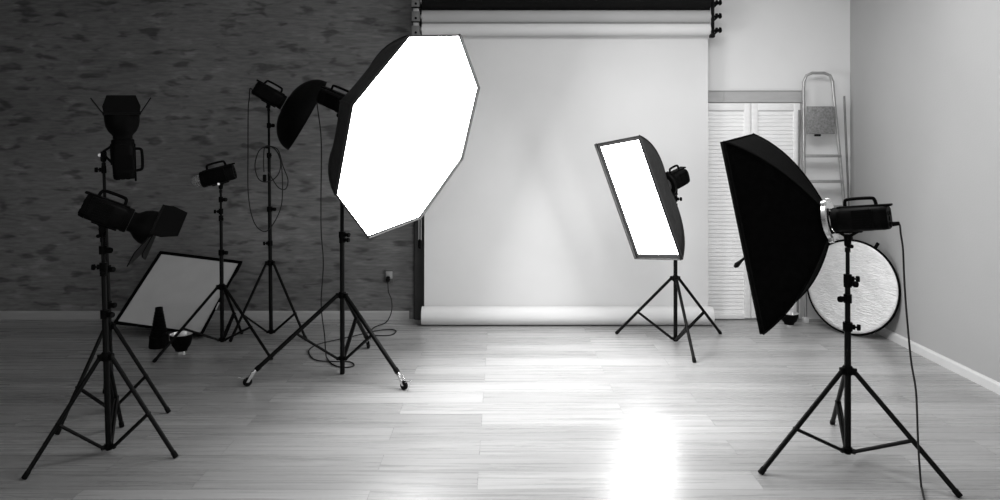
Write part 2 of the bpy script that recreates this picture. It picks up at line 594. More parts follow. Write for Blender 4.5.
# ------------------------------------------------------------------ light stands
def light_stand(label, base, feet, top, collar_z, hub_z, joint, rcol=0.0155, knobs=(), casters=False, rleg=0.0115, bottom_z=None):
    base, top = V((base[0], base[1], 0)), V(top)
    t = thing('light_stand', label, 'light stand', base, 'tripod light stands')

    def onz(z):
        return base.lerp(top, z / top.z)
    bz = hub_z - 0.02 if bottom_z is None else bottom_z
    d = (top - base).normalized()
    # telescoping column
    z1 = collar_z + (top.z - collar_z) * 0.34
    z2 = collar_z + (top.z - collar_z) * 0.68
    MB().tube([onz(bz), onz(z1)], rcol, 16).build('lower_tube', 'stand', t)
    MB().tube([onz(z1 - 0.02), onz(z2)], rcol * 0.82, 16).build('middle_tube', 'stand', t)
    u = MB().tube([onz(z2 - 0.02), onz(top.z - 0.05)], rcol * 0.62, 14)
    u.build('upper_tube', 'stand', t)
    sp = MB().tube([onz(top.z - 0.055), onz(top.z - 0.031), onz(top.z - 0.031), onz(top.z - 0.006)], [rcol * 0.85, rcol * 0.85, 0.0078, 0.0078], 14)
    sp.build('spigot', 'stand', t)
    zs = [(z1, rcol), (z2, rcol * 0.82)] + list(knobs)
    for i, (z, r) in enumerate(zs):
        a = -0.5 + 1.9 * i
        if i >= 2:
            a = 0.0 if i % 2 == 0 else PI
        out = V((math.cos(a), -0.35, 0)).normalized()
        c = onz(z)
        m = MB().lathe(c - d * 0.022, d, [(0, 0.0), (0, r * 1.45), (0.044, r * 1.45), (0.044, 0)], 16)
        m.box(c + out * (r * 1.6), (0.02, 0.014, 0.026), (out, out.cross(d).normalized(), d), 0.002)
        cl = m.build('clamp', 'plastic', t)
        kb = MB().tube([c + out * (r * 1.6), c + out * (r * 1.6 + 0.022)], 0.005, 8)
        kb.lathe(c + out * (r * 1.6 + 0.016), out, [(0, 0.0), (0, 0.013), (0.004, 0.017), (0.018, 0.015), (0.020, 0)], 10)
        kb.build('knob', 'plastic', cl)
    # collar carrying the legs, hub carrying the braces
    cc, hc = onz(collar_z), onz(hub_z)
    cm = MB().lathe(cc - d * 0.022, d, [(0, 0.0), (0, rcol * 1.35), (0.01, rcol * 1.7), (0.036, rcol * 1.7), (0.046, rcol * 1.3), (0.046, 0)], 18)
    hm = MB().lathe(hc - d * 0.012, d, [(0, 0.0), (0, rcol * 1.45), (0.024, rcol * 1.45), (0.024, 0)], 18)
    parts = []
    for f in feet:
        f = V((f[0], f[1], 0))
        o = V((f.x - base.x, f.y - base.y, 0)).normalized()
        side = V((-o.y, o.x, 0))
        a = cc + o * (rcol * 2.1)
        cm.box(cc + o * (rcol * 1.9), (rcol * 1.6, 0.026, 0.034), (o, side, V((0, 0, 1))), 0.003)
        hm.box(hc + o * (rcol * 1.7), (rcol * 1.6, 0.020, 0.022), (o, side, V((0, 0, 1))), 0.003)
        end = V((f.x, f.y, 0.004)) + o * 0.008
        if casters:
            end = f - o * 0.055 + V((0, 0, 0.105))
        parts.append((f, o, side, a, end))
    cm.build('collar', 'plastic', t)
    hm.build('brace_hub', 'plastic', t)
    for f, o, side, a, end in parts:
        ld = (end - a).normalized()
        lg = MB().tube([a, end - ld * (0.0 if casters else 0.012)], rleg, 12).build('leg', 'stand', t)
        ft = MB().lathe(end - ld * 0.035, ld, [(0, rleg), (0.001, rleg + 0.0022), (0.032, rleg + 0.0022), (0.036, rleg), (0.036, 0)], 14)
        ft.build('rubber_foot', 'rubber', lg)
        if casters:
            cs = MB().tube([end - ld * 0.01, end + ld * 0.025], 0.011, 12)
            fk = end + ld * 0.02
            for sgn in (-1, 1):
                cs.prism([fk + side * (sgn * 0.014) + V((0, 0, 0.004)) - o * 0.012, fk + side * (sgn * 0.014) + V((0, 0, 0.004)) + o * 0.014,
                          V((f.x, f.y, 0.030)) + side * (sgn * 0.014) + o * 0.010, V((f.x, f.y, 0.030)) + side * (sgn * 0.014) - o * 0.010], side * (sgn * 0.003))
            cs.box(fk + V((0, 0, 0.003)), (0.03, 0.034, 0.006), (o, side, V((0, 0, 1))), 0.002)
            co = cs.build('caster', 'chrome', lg)
            # wheel sits in the fork (deepest level: thing > leg > wheel)
            MB().lathe(V((f.x, f.y, 0.0305)) - side * 0.009, side, [(0, 0.006), (0, 0.024), (0.003, 0.030), (0.015, 0.030), (0.018, 0.024), (0.018, 0.006)], 22).build('wheel', 'rubber', lg)
            br_ = MB().box(V((f.x, f.y, 0.062)) + o * 0.036, (0.05, 0.016, 0.004), ((o + V((0, 0, 0.35))).normalized(), side, (V((0, 0, 1)) - o * 0.35).normalized()), 0.001)
            br_.build('brake_lever', 'chrome', lg)
        j = a.lerp(end, joint)
        h0 = hc + o * (rcol * 2.0)
        bm_ = MB()
        for sgn in (-1, 1):
            off = side * (sgn * 0.008)
            bm_.tube([h0 + off, j + off], 0.0082, 8)
        bm_.tube([j - side * 0.015, j + side * 0.015], 0.0075, 8)
        bm_.build('brace', 'stand', t)
    return t


def F2(*px):
    return [fl(x, y).to_2d() for x, y in px]


st_right = light_stand('black tripod light stand in front of the round silver reflector', (1.822, 3.747),
                       F2((761.5, 474), (958.5, 497), (832.5, 424.5)), (1.822, 3.747, 1.148), 0.474, 0.058, 0.575, 0.0165,
                       [(0.955, 0.014), (0.85, 0.014)], rleg=0.0125)
st_mid = light_stand('black light stand under the lit narrow softbox, before the white paper', (1.469, 5.986),
                     F2((617, 334), (720, 334), (694.3, 362.5)), (1.469, 5.986, 1.262), 0.534, 0.03, 0.6, 0.0165, [(1.20, 0.012), (1.14, 0.012)], rleg=0.0125)
st_octa = light_stand('black light stand on small casters below the big lit octagonal softbox', (-1.137, 5.158),
                      F2((247.5, 386.3), (404, 389.8), (368.5, 348.5)), (-1.152, 5.213, 1.85), 0.566, 0.115, 0.52, 0.0175, [(0.965, 0.015)], casters=True, rleg=0.0155, bottom_z=0.004)
st_barn = light_stand('black tripod light stand nearest at the left, its light aimed to the right', (-2.104, 3.847),
                      F2((25.5, 479), (175, 458), (121.6, 427.5)), (-2.139, 3.847, 1.188), 0.517, 0.035, 0.57, 0.0155, [(1.09, 0.014), (1.00, 0.014)])
st_up = light_stand('black tripod light stand right behind another, its light pointing straight up', (-2.415, 4.45),
                    F2((168, 413), (58, 434.5), (105, 393.5)), (-2.468, 4.45, 1.575), 0.527, 0.03, 0.58, 0.0150, [(0.66, 0.014), (1.50, 0.010)])
st_bulb = light_stand('black light stand straddling the corner of the white panel lying at the wall', (-2.225, 5.73),
                      F2((154.5, 362.5), (271, 360), (241.6, 334)), (-2.238, 5.73, 1.325), 0.516, 0.095, 0.56, 0.0155, [(1.215, 0.012), (1.12, 0.012)])
st_dish = light_stand('tall black light stand by the dark wall with a cord coiled on it', (-1.985, 6.2),
                      F2((231, 342), (305.6, 340.5)) + [V((-2.10, 6.56))], (-2.007, 6.2, 2.0), 0.63, 0.035, 0.66, 0.0165, [(1.82, 0.012), (0.80, 0.015)])


# ------------------------------------------------------------------ studio flash heads
def strobe(label, rear, front, pivot, r=0.064, up=(0, 0, 1), dome=False, ring=0.0, shiny=False, kside=1):
    rear, front, pivot = V(rear), V(front), V(pivot)
    L = (front - rear).length
    a, s, u = basis(front - rear, up)
    c = (rear + front) / 2
    t = thing('studio_flash', label, 'studio light', c - u * r, 'studio flash heads')
    bd = MB().lathe(rear, a, [(0.03, 0), (0.03, r * 0.93), (0.036, r * 0.97), (L * 0.30, r * 0.98), (L * 0.305, r), (L - 0.05, r), (L - 0.045, r * 0.95), (L - 0.03, r * 0.95), (L - 0.03, 0)], 40, u, 3.6)
    body = bd.build('body', 'body', t)
    for sg in (-1, 1):                                  # cooling ribs on each flank
        gr = MB().box(c + s * (sg * r * 0.97) - a * 0.02, (L * 0.36, 0.006, r * 1.5), (a, s, u))
        for k in range(7):
            gr.box(c + s * (sg * r * 0.99) + u * ((k - 3) * r * 0.2) - a * 0.02, (L * 0.36, 0.006, r * 0.08), (a, s, u))
        gr.build('cooling_ribs', 'plastic', body)
    MB().lathe(front, a, [(-0.032, 0), (-0.032, r * 0.9), (-0.030, r * 1.02), (-0.004, r * 1.02), (0, r * 0.96), (0.0, r * 0.55), (-0.006, 0.0)], 32, u).build('front_collar', 'plastic', t)
    rp = MB().lathe(rear, a, [(0.002, 0), (0.0, r * 0.86), (0.004, r * 0.92), (0.030, r * 0.98), (0.031, 0)], 40, u, 3.6).build('rear_panel', 'plastic', t)
    for du, ds in ((0.35, -0.35), (0.35, 0.35), (-0.1, 0.0)):
        MB().lathe(rear + u * (r * du) + s * (r * ds), -a, [(-0.002, 0), (-0.002, 0.012), (0.003, 0.011), (0.004, 0)], 14).build('dial', 'rubber', rp)
    MB().lathe(rear - u * (r * 0.55), -a, [(-0.002, 0), (-0.002, 0.014), (0.005, 0.013), (0.005, 0)], 14).build('power_inlet', 'rubber', rp)
    tp = MB().box(c + u * (r * 0.99) - a * 0.022, (L * 0.96, r * 0.9, 0.012), (a, s, u), 0.004)
    tp.build('top_plate', 'plastic', t)
    h0, h1 = c + u * r - a * (L * 0.30), c + u * r + a * (L * 0.26)
    hh = u * 0.040
    hp = spline([h0 - u * 0.004, h0 + hh * 0.75 + a * 0.006, h0 + hh + a * 0.026, h1 + hh - a * 0.03, h1 + hh * 0.8 - a * 0.004, h1 - u * 0.004], 6)
    MB().tube(hp, 0.009, 10).build('handle', 'plastic', t)
    # tilting bracket from the belly to the stand spigot
    bc = c + u * (-r * 1.0) + a * max(-max(0, L / 2 - 0.068), min(max(0, L / 2 - 0.068), (pivot - c).dot(a)))
    yk = MB()
    for sg in (-1, 1):
        yk.tube([bc + a * (sg * 0.055) + u * 0.004, pivot + a * (sg * 0.010) + V((0, 0, 0.012))], 0.0075, 8)
    yk.box(bc - u * 0.003, (0.13, 0.03, 0.010), (a, s, u), 0.003)
    yo = yk.build('tilt_bracket', 'plastic', t)
    down = V((0, 0, -1))
    MB().lathe(pivot + V((0, 0, 0.022)), down, [(0, 0), (0, 0.016), (0.01, 0.019), (0.055, 0.017), (0.064, 0.013), (0.064, 0.0098), (0.03, 0.0098), (0.03, 0)], 18).build('stand_clamp', 'plastic', yo)
    kd = s * kside
    kn = MB().tube([pivot - kd * 0.02, pivot + kd * 0.03], 0.006, 8)
    kn.lathe(pivot + kd * 0.024, kd, [(0, 0), (0, 0.014), (0.004, 0.018), (0.02, 0.016), (0.022, 0)], 12)
    kn.tube([pivot + kd * 0.036, pivot + kd * 0.04 - V((0, 0, 0.045))], 0.006, 8)
    kn.build('tilt_knob', 'plastic', yo)
    MB().lathe(pivot + V((0, -0.017, -0.035 if not shiny else 0.0)), (0, -1, 0), [(0, 0), (0, 0.005), (0.016, 0.005), (0.016, 0.011), (0.028, 0.010), (0.028, 0)], 12).build('clamp_screw', 'chrome' if shiny else 'plastic', yo)
    if dome:
        MB().lathe(front + a * 0.001, a, [(0, 0.046), (0.02, 0.047), (0.045, 0.044), (0.064, 0.034), (0.076, 0.018), (0.080, 0.0)], 28).build('glass_dome', 'glass', t)
        fb = MB().tube([front + a * 0.03 + (s * math.cos(k * 0.42) + u * math.sin(k * 0.42)) * 0.026 for k in range(14)], 0.004, 8)
        fb.tube([front, front + a * 0.03 + s * 0.026], 0.003, 6)
        fb.build('flash_tube', 'white_cloth', t)
    return t


def barn_door_reflector(label, neck, axis, up, openings, rn=0.055, rm=0.1, ln=0.14):
    neck = V(neck)
    a, s, u = basis(axis, up)
    t = thing('barn_door_reflector', label, 'light reflector', neck, 'barn door reflectors')
    pr = [(0, rn), (0.02, rn), (0.028, rn * 1.1), (0.05, rn * 1.45), (0.08, rm * 0.93), (0.11, rm * 0.98), (ln, rm)]
    prof = pr + [(ln, rm - 0.004)] + [(q, max(0.02, w - 0.005)) for q, w in pr[::-1]]
    MB().lathe(neck, a, prof, 36, u).build('reflector_bowl', 'body', t)
    W = rm * 0.98
    fr = MB()
    mo = neck + a * ln
    for e, f in ((s, u), (-s, u), (u, s), (-u, s)):
        fr.box(mo + e * W, (2 * W + 0.012, 0.012, 0.014), (f, e, a), 0.002)
    fr.build('door_frame', 'stand', t)
    for (e, f), (dang, lng) in zip(((u, s), (-u, s), (s, u), (-s, u)), openings):
        dr = a * math.cos(dang) + e * math.sin(dang)
        nn = (e * math.cos(dang) - a * math.sin(dang))
        h = mo + e * (W + 0.004) + a * 0.008
        poly = [h - f * W, h - f * W * 1.06 + dr * (lng * 0.35), h - f * W * 0.80 + dr * lng, h + f * W * 0.80 + dr * lng, h + f * W * 1.06 + dr * (lng * 0.35), h + f * W]
        fm = MB().prism(poly, nn * 0.006)
        fm.tube([h - f * W, h + f * W], 0.005, 8)
        fm.build('barn_door', 'stand', t)
    return t


Y1, Y2, Y3, Y4 = 3.847, 4.45, 5.73, 6.2
# nearest left light, aimed right and a little down
r1, f1 = at(83, 204.5, Y1 - 0.05), at(130, 221, Y1 + 0.045)
strobe('black flash head with barn doors aimed right, nearest at the left', r1, f1, (-2.139, Y1, 1.205), 0.066)
a1 = (f1 - r1).normalized()
barn_door_reflector('barn door reflector aimed to the lower right, its flaps spread wide', f1 + a1 * 0.002, a1, (0, -0.72, 0.69),
                    [(math.radians(18), 0.125), (math.radians(70), 0.10), (math.radians(109), 0.125), (math.radians(6), 0.10)], ln=0.118)
# the one behind it pointing up, handle to the right
r2, f2 = at(124.3, 179, Y2), at(122.8, 139.5, Y2)
u2 = V((0.885, 0.466, 0))
strobe('black flash head standing upright with its carrying handle on the right side', r2, f2, (-2.468, Y2, 1.592), 0.064, u2, shiny=True, kside=-1)
a2 = (f2 - r2).normalized()
barn_door_reflector('barn door reflector opening upwards above the upright flash head', f2 + a2 * 0.002, a2, u2,
                    [(math.radians(33), 0.108)] * 2 + [(math.radians(22), 0.108)] * 2, ln=0.155)
# bare bulb head
r3, f3 = at(234.5, 171.5, Y3 + 0.02), at(201.5, 180, Y3 - 0.02)
strobe('black flash head with a bare glass dome aimed left at the dark wall', r3, f3, (-2.238, Y3, 1.342), 0.064, dome=True, shiny=True)
# head carrying the black dish
dish_c = at(306.8, 115.5, 6.16)
da = V((0.865, 0.31, -0.50)).normalized()
f4 = dish_c - da * 0.215
r4 = f4 - da * 0.27
strobe('black flash head behind the round black dish, on the tall stand by the wall', r4, f4, (-2.007, Y4, 2.015), 0.063)
dt = thing('beauty_dish', 'round black dish reflector turned away to the right, left of the big octagon', 'light reflector', dish_c)
R_, D_ = 0.335, 0.205
pr = [(-D_, 0.05), (-D_, 0.075)]
for i in range(1, 17):
    w = i / 16 * PI / 2
    pr.append((-D_ + D_ * (1 - math.cos(w)) ** 0.92, 0.075 + (R_ - 0.075) * math.sin(w) ** 1.0))
pi_ = [(q + 0.003, max(0.02, w - 0.004)) for q, w in pr[::-1]]
pr2 = pr + [(0.004, R_ + 0.004), (0.006, R_ - 0.002)] + pi_
MB().lathe(dish_c, da, pr2, 56).build('dish_bowl', 'body', dt)
MB().lathe(dish_c - da * (D_ + 0.004), da, [(0, 0.045), (0, 0.072), (0.02, 0.078), (0.022, 0.05)], 28).build('mount_ring', 'stand', dt)
dfl = MB().lathe(dish_c - da * 0.10, da, [(0, 0.0), (0.0, 0.07), (0.004, 0.075), (0.006, 0.0)], 24)
for k in range(3):
    w = 2 * PI * k / 3
    _, s_, u_ = basis(da)
    o_ = s_ * math.cos(w) + u_ * math.sin(w)
    dfl.tube([dish_c - da * 0.10 + o_ * 0.06, dish_c - da * (D_ - 0.02) + o_ * 0.10], 0.003, 6)
dfl.build('deflector_plate', 'silver', dt)


# ------------------------------------------------------------------ softboxes
def softbox(name, label, cat, hub, n, corners, border, recess, face_mat, bulge=0.11, hub_r=0.075, ring_r=0.10, sag=0.035, ring_mat='chrome', group='softboxes', ring_t=0.03, rim_mat='rimfab', fab='fabric'):
    hub, n = V(hub), V(n).normalized()
    P = [V(p) for p in corners]
    C = sum(P, V((0, 0, 0))) / len(P)
    t = thing(name, label, cat, hub, group)
    m = len(P)
    NT, NS = 12, 8

    def rib(i, q):
        p = P[i]
        o = (p - C)
        o = (o - n * o.dot(n)).normalized()
        h = hub + o * hub_r
        e = p - n * recess * 0.6
        d = e - h
        perp = (o - d.normalized() * o.dot(d.normalized())).normalized()
        k = 4 * q * (1 - q)
        return h + d * q + perp * (bulge * d.length * k * (1.0 + 0.35 * (q - 0.5)))
    for i in range(m):
        j = (i + 1) % m
        mid = ((P[i] + P[j]) / 2 - C)
        mid = (mid - n * mid.dot(n)).normalized()
        wdt = (P[j] - P[i]).length
        vs, fs = [], []
        for a in range(NT + 1):
            q = a / NT
            A, B = rib(i, q), rib(j, q)
            for b in range(NS + 1):
                w = b / NS
                p = A.lerp(B, w)
                p = p - mid * (sag * (A - B).length * 4 * w * (1 - w) * math.sin(min(q * 1.25, 1.0) * PI * 0.9 + 0.1) * (1 if q < 1 else 0))
                vs.append(p)
        for w in range(NS + 1):                         # lip in front of the cloth
            vs.append(P[i].lerp(P[j], w / NS) - mid * (sag * 0.25 * wdt * 4 * (w / NS) * (1 - w / NS)) * 0)
        for a in range(NT + 1):
            for b in range(NS):
                k = a * (NS + 1) + b
                fs.append((k, k + 1, k + NS + 2, k + NS + 1))
        o = MB().add(vs, fs).build('side_panel', fab, t, 50)
        sd = o.modifiers.new('thickness', 'SOLIDIFY')
        sd.thickness = 0.003
    # seams over the rods
    for i in range(m):
        MB().tube([rib(i, a / 12) for a in range(13)], 0.0055, 8).build('rod', fab, t)
    # edging strip round the opening and the cloth inside it
    inner, outer = [], []
    for i in range(m):
        o = (P[i] - C)
        prv, nxt = (P[i - 1] - P[i]).normalized(), (P[(i + 1) % m] - P[i]).normalized()
        bis = (prv + nxt).normalized()
        sn = math.sqrt(max(1e-6, 1 - ((prv.dot(nxt) + 1) / 2)))
        inner.append(P[i] + bis * (border / sn) - n * recess)
        outer.append(P[i] + bis * 0.002)
    vs, fs = [], []
    for i in range(m):
        vs += [outer[i], outer[i] - n * recess, inner[i]]
    for i in range(m):
        j = (i + 1) % m
        for k in range(2):
            fs.append((i * 3 + k, j * 3 + k, j * 3 + k + 1, i * 3 + k + 1))
    o = MB().add(vs, fs).build('edging', rim_mat, t, 30)
    sd = o.modifiers.new('thickness', 'SOLIDIFY')
    sd.thickness = 0.0025
    dfm = MB()
    k0 = sum(inner, V((0, 0, 0))) / m - n * 0.001
    vs, fs = [k0], []
    for i in range(m):
        vs.append(inner[i] - n * 0.0015 + (inner[i] - k0).normalized() * 0.004)
    for i in range(m):
        fs.append((0, 1 + i, 1 + (i + 1) % m))
    d = MB().add(vs, fs).build('diffuser', face_mat, t, 0, fix=False)
    nn = d.data.polygons[0].normal
    if nn.dot(n) < 0:
        d.data.flip_normals()
    # speed ring with its rod sockets
    rg = MB().lathe(hub - n * ring_t, n, [(0, 0.062), (0, ring_r * 0.93), (0.006, ring_r), (ring_t - 0.004, ring_r), (ring_t, ring_r * 0.94), (ring_t, 0.062), (0, 0.062)], 36)
    ro = rg.build('speed_ring', ring_mat, t)
    for i in range(m):
        o_ = (P[i] - C)
        o_ = (o_ - n * o_.dot(n)).normalized()
        MB().box(hub - n * (ring_t * 0.5) + o_ * (ring_r + 0.004), (0.026, 0.022, ring_t * 0.9), (o_, n.cross(o_).normalized(), n), 0.004).build('rod_socket', ring_mat, ro)
    return t, rib


# big octagon
pv = V((-1.15, 5.213, 1.95))
n = V((0.83201118, -0.43653753, -0.34233373)).normalized()
OC = [(-0.561, 4.458, 2.334), (-0.265, 4.959, 2.416), (-0.15, 5.434, 2.088), (-0.286, 5.604, 1.541), (-0.592, 5.37, 1.096), (-0.889, 4.869, 1.014), (-1.003, 4.394, 1.342), (-0.867, 4.224, 1.889)]
strobe('black flash head behind the big lit octagonal softbox', pv - n * 0.20, pv + n * 0.125, (-1.152, 5.213, 1.868), 0.064)
softbox('octagonal_softbox', 'big brightly lit octagonal softbox with black shell, left of the white paper', 'softbox', pv + n * 0.165, n, OC, 0.014, 0.02, 'lit_octa', bulge=0.10, sag=0.03, ring_mat='stand', fab='soft_fabric')
# narrow lit box
pv2 = V((1.469, 5.986, 1.36))
n2 = V((-0.796, -0.511, -0.325)).normalized()
SC = [(0.782, 5.942, 1.655), (1.054, 5.477, 1.72), (1.403, 5.547, 0.757), (1.131, 6.011, 0.692)]
strobe('black flash head behind the narrow lit softbox', pv2 - n2 * 0.105, pv2 + n2 * 0.085, (1.469, 5.986, 1.278), 0.07)
softbox('strip_softbox', 'narrow tall lit softbox with white face in front of the white paper', 'softbox', pv2 + n2 * 0.12, n2, SC, 0.036, 0.03, 'lit_strip', bulge=0.085, ring_mat='stand', fab='soft_fabric')
# black box seen from behind
pv3 = V((1.822, 3.747, 1.27))
n3 = V((-0.758, 0.626, -0.184)).normalized()
BC = [(1.498, 4.284, 1.718), (1.201, 3.904, 1.670), (1.389, 3.824, 0.642), (1.675, 4.204, 0.70)]
strobe('black flash head on the back of the big black softbox at right', pv3 - n3 * 0.20 + V((0, 0, -0.018)), pv3 + n3 * 0.070, (1.822, 3.747, 1.164), 0.0635)
bx, rib = softbox('strip_softbox', 'big black softbox seen from behind, in front of the louvred door', 'softbox', pv3 + n3 * 0.105, n3, BC, 0.028, 0.03, 'lit_rear', bulge=0.075, ring_mat='chrome', ring_r=0.105, rim_mat='fabric')
tb = at(745.5, 257, 3.87)
te = at(734.5, 267, 3.9)
pt = MB().tube([tb + V((0.02, 0, 0)), tb, tb.lerp(te, 0.45), tb.lerp(te, 0.8), te], [0.006, 0.006, 0.009, 0.015, 0.007], 10)
pt.build('pull_tab', 'rubber', bx)
# logo patch strap on the upper panel
q0 = (rib(0, 0.47) * 0.62 + rib(1, 0.47) * 0.38)
q1 = (rib(0, 0.60) * 0.62 + rib(1, 0.60) * 0.38)
# unlit square box lying on its back against the dark wall
PC = V((-2.873, 6.411, 0.344))
n4 = V((-0.038, -0.680, 0.732)).normalized()
LC = [(-3.213, 6.755, 0.650), (-2.395, 6.633, 0.575), (-2.533, 6.063, 0.040), (-3.350, 6.190, 0.113)]
lb, _ = softbox('square_softbox', 'unlit square softbox with white face leaning back against the dark wall', 'softbox', PC - n4 * 0.33, n4, LC, 0.026, 0.012, 'white_cloth', bulge=0.10, ring_mat='stand', ring_r=0.08, hub_r=0.065, rim_mat='fabric')
tg = at(217.5, 306, 6.25)
MB().box(tg, (0.012, 0.006, 0.07), (V((0.9, 0, -0.42)), V((0, 1, 0)), V((0.42, 0, 0.9))), 0.002).build('white_tag', 'base', lb)

# ------------------------------------------------------------------ round silver reflector leaning in the corner
du = V((0.60, -0.80, 0)).normalized()                  # along the disc, to the right wall
dn0 = V((-0.80, -0.60, 0)).normalized()
lean = math.radians(5)
dv = (V((0, 0, 1)) * math.cos(lean) - dn0 * math.sin(lean)).normalized()
dn = du.cross(dv).normalized()
if dn.dot(dn0) < 0:
    dn = -dn
DR = 0.405
bot = fl(853, 334.0)
dc = bot + dv * (DR + 0.008) + V((-0.05, -0.03, 0.002))
rd = thing('disc_reflector', 'round silver reflector with black rim leaning against the right wall', 'reflector', bot)
vs, fs = [dc], []
RN, SN = 12, 64
for i in range(1, RN + 1):
    for k in range(SN):
        w = 2 * PI * k / SN
        rr = DR * i / RN
        wob = 0.003 * math.sin(3 * w + i) * (i / RN) * (1 - i / RN) * 4
        vs.append(dc + (du * math.cos(w) + dv * math.sin(w)) * rr + dn * wob)
for k in range(SN):
    fs.append((0, 1 + k, 1 + (k + 1) % SN))
for i in range(RN - 1):
    for k in range(SN):
        a0, b0 = 1 + i * SN + k, 1 + i * SN + (k + 1) % SN
        fs.append((a0, a0 + SN, b0 + SN, b0))
o = MB().add(vs, fs).build('silver_cloth', 'disc', rd, 60)
sd = o.modifiers.new('thickness', 'SOLIDIFY')
sd.thickness = 0.003
MB().tube([dc + (du * math.cos(2 * PI * k / 64) + dv * math.sin(2 * PI * k / 64)) * DR for k in range(64)], 0.0095, 10, closed=True).build('rim', 'fabric', rd)
w = math.radians(62)
ro = du * math.cos(w) + dv * math.sin(w)
MB().box(dc + ro * (DR + 0.028), (0.055, 0.03, 0.012), (ro, dn.cross(ro).normalized(), dn), 0.005).build('strap', 'fabric', rd)

# ------------------------------------------------------------------ step ladder in the corner
ld = thing('step_ladder', 'aluminium step ladder folded and leaning in the right corner', 'ladder', (3.0, 6.66, 0))
YB, YT = 6.63, 6.685


def lp(px, py):
    z = EYE - (py - VY) * 6.66 / FPX
    y = YB + (YT - YB) * max(0, z) / 2.33
    return at(px, py, y)


left = [lp(805.5, 320), lp(804.2, 200), lp(803.6, 90)]
right = [lp(833.2, 90), lp(839.8, 157), lp(843.8, 200), lp(855.2, 320)]
arch = [lp(803.8, 82), lp(806.5, 75.5), lp(812, 73), lp(824, 73), lp(830, 75.5), lp(832.8, 82)]
fr = MB().tube(left[:2] + [left[2]] + arch + right[:1], 0.0135, 12)
fr.tube(right, 0.0135, 12)
fr.build('front_frame', 'alu', ld)
for p in (left[0], right[-1]):
    MB().box(V((p.x, p.y, 0.028)), (0.05, 0.05, 0.056), bev=0.008).build('rubber_foot', 'base', ld)


def rx(py):
    pts = [(90, 833.2), (157, 839.8), (200, 843.8), (320, 855.2)]
    for (y0, x0), (y1, x1) in zip(pts, pts[1:]):
        if py <= y1:
            return x0 + (x1 - x0) * (py - y0) / (y1 - y0)
    return 855


for py in (156, 181.5, 207, 233, 259, 285):
    a, b = lp(804.3, py), lp(rx(py), py)
    c = (a + b) / 2
    sp = MB().box(c + V((0, -0.006, 0)), ((b - a).length, 0.07, 0.024), bev=0.004)
    for k in range(4):
        sp.box(c + V((0, -0.03 + k * 0.016, 0.0125)), ((b - a).length - 0.03, 0.004, 0.003))
    sp.build('step', 'alu', ld)
a, b = lp(804.8, 134), lp(833.6, 106.5)
pl = MB().box(V(((a.x + b.x) / 2, a.y - 0.026, (a.z + b.z) / 2)), (b.x - a.x - 0.012, 0.022, b.z - a.z), bev=0.006)
plo = pl.build('platform', 'tread', ld)
MB().box(V(((a.x + b.x) / 2 - 0.03, a.y - 0.03, a.z - 0.012)), (0.06, 0.02, 0.02), bev=0.006).build('catch', 'rubber', plo)
rr_ = MB()
rl = [at(799.3, 110, 6.69), at(798.6, 200, 6.672), at(797.6, 319, 6.655)]
rrr = [at(844.2, 96, 6.698), at(848.6, 200, 6.69), at(852.3, 316, 6.68)]
rr_.tube(rl, 0.0095, 10)
rr_.tube(rrr, 0.0095, 10)
for py in (207, 259):
    zz = EYE - (py - VY) * 6.66 / FPX

    def on(q):
        k = 0 if q[1].z < zz else 1
        return q[k].lerp(q[k + 1], (q[k].z - zz) / (q[k].z - q[k + 1].z))
    rr_.tube([on(rl), on(rrr)], 0.008, 8)
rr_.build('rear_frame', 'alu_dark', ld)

# ------------------------------------------------------------------ small things on the floor
sn = thing('snoot', 'black ribbed snoot cone standing on the floor before the white panel', 'snoot', (-2.79, 5.85, 0))
sp = [(0, 0.0), (0, 0.076), (0.008, 0.078), (0.095, 0.072), (0.10, 0.062)]
zz = 0.10
for k in range(9):
    r0 = 0.062 - k * 0.0037
    sp += [(zz + 0.002, r0 + 0.003), (zz + 0.012, r0 + 0.003), (zz + 0.014, r0 - 0.002), (zz + 0.022, r0 - 0.002)]
    zz += 0.022
sp += [(zz, 0.028)]
MB().lathe((-2.79, 5.85, 0), (0, 0, 1), sp, 32).build('cone', 'body', sn)
MB().lathe((-2.79, 5.85, zz), (0, 0, 1), [(0, 0.026), (0.0, 0.031), (0.026, 0.029), (0.026, 0.024), (0.004, 0.022), (0.004, 0.0)], 28).build('tip_ring', 'plastic', sn)


def bowl(label, c, rm, h):
    c = V(c)
    t = thing('bowl_reflector', label, 'light reflector', c, 'bowl reflectors on the floor')
    pr = [(0.012, rm * 0.5), (0.03, rm * 0.58), (h * 0.4, rm * 0.80), (h * 0.75, rm * 0.95), (h, rm)]
    MB().lathe(c, (0, 0, 1), pr, 36).build('outer_bowl', 'body', t)
    pin = [(h, rm), (h, rm - 0.004)] + [(a + 0.001, b - 0.006) for a, b in pr[::-1][1:]] + [(0.02, 0.0)]
    MB().lathe(c, (0, 0, 1), pin, 36).build('silver_lining', 'silver', t)
    MB().lathe(c, (0, 0, 1), [(0, 0.0), (0, rm * 0.52), (0.012, rm * 0.52), (0.013, 0)], 32).build('mount_ring', 'chrome', t)
    return t


bowl('black bowl reflector with silver inside, on the floor right of the snoot', (-2.545, 5.71, 0), 0.088, 0.145)
bowl('black bowl reflector on the floor near the foot of the ladder', (2.645, 6.54, 0), 0.083, 0.115)

# ------------------------------------------------------------------ socket and cords
ox = at(389, 276, BW)
sk = thing('wall_socket', 'white double wall socket on the dark wall above the cord', 'wall socket', (ox.x, BW, ox.z))
MB().box((ox.x, BW - 0.006, ox.z), (0.086, 0.012, 0.12), bev=0.004).build('cover_plate', 'socket_dark', sk)
MB().box((ox.x + 0.004, BW - 0.013, ox.z + 0.012), (0.062, 0.010, 0.07), bev=0.004).build('socket_face', 'socket', sk)
RC_ = 0.0048
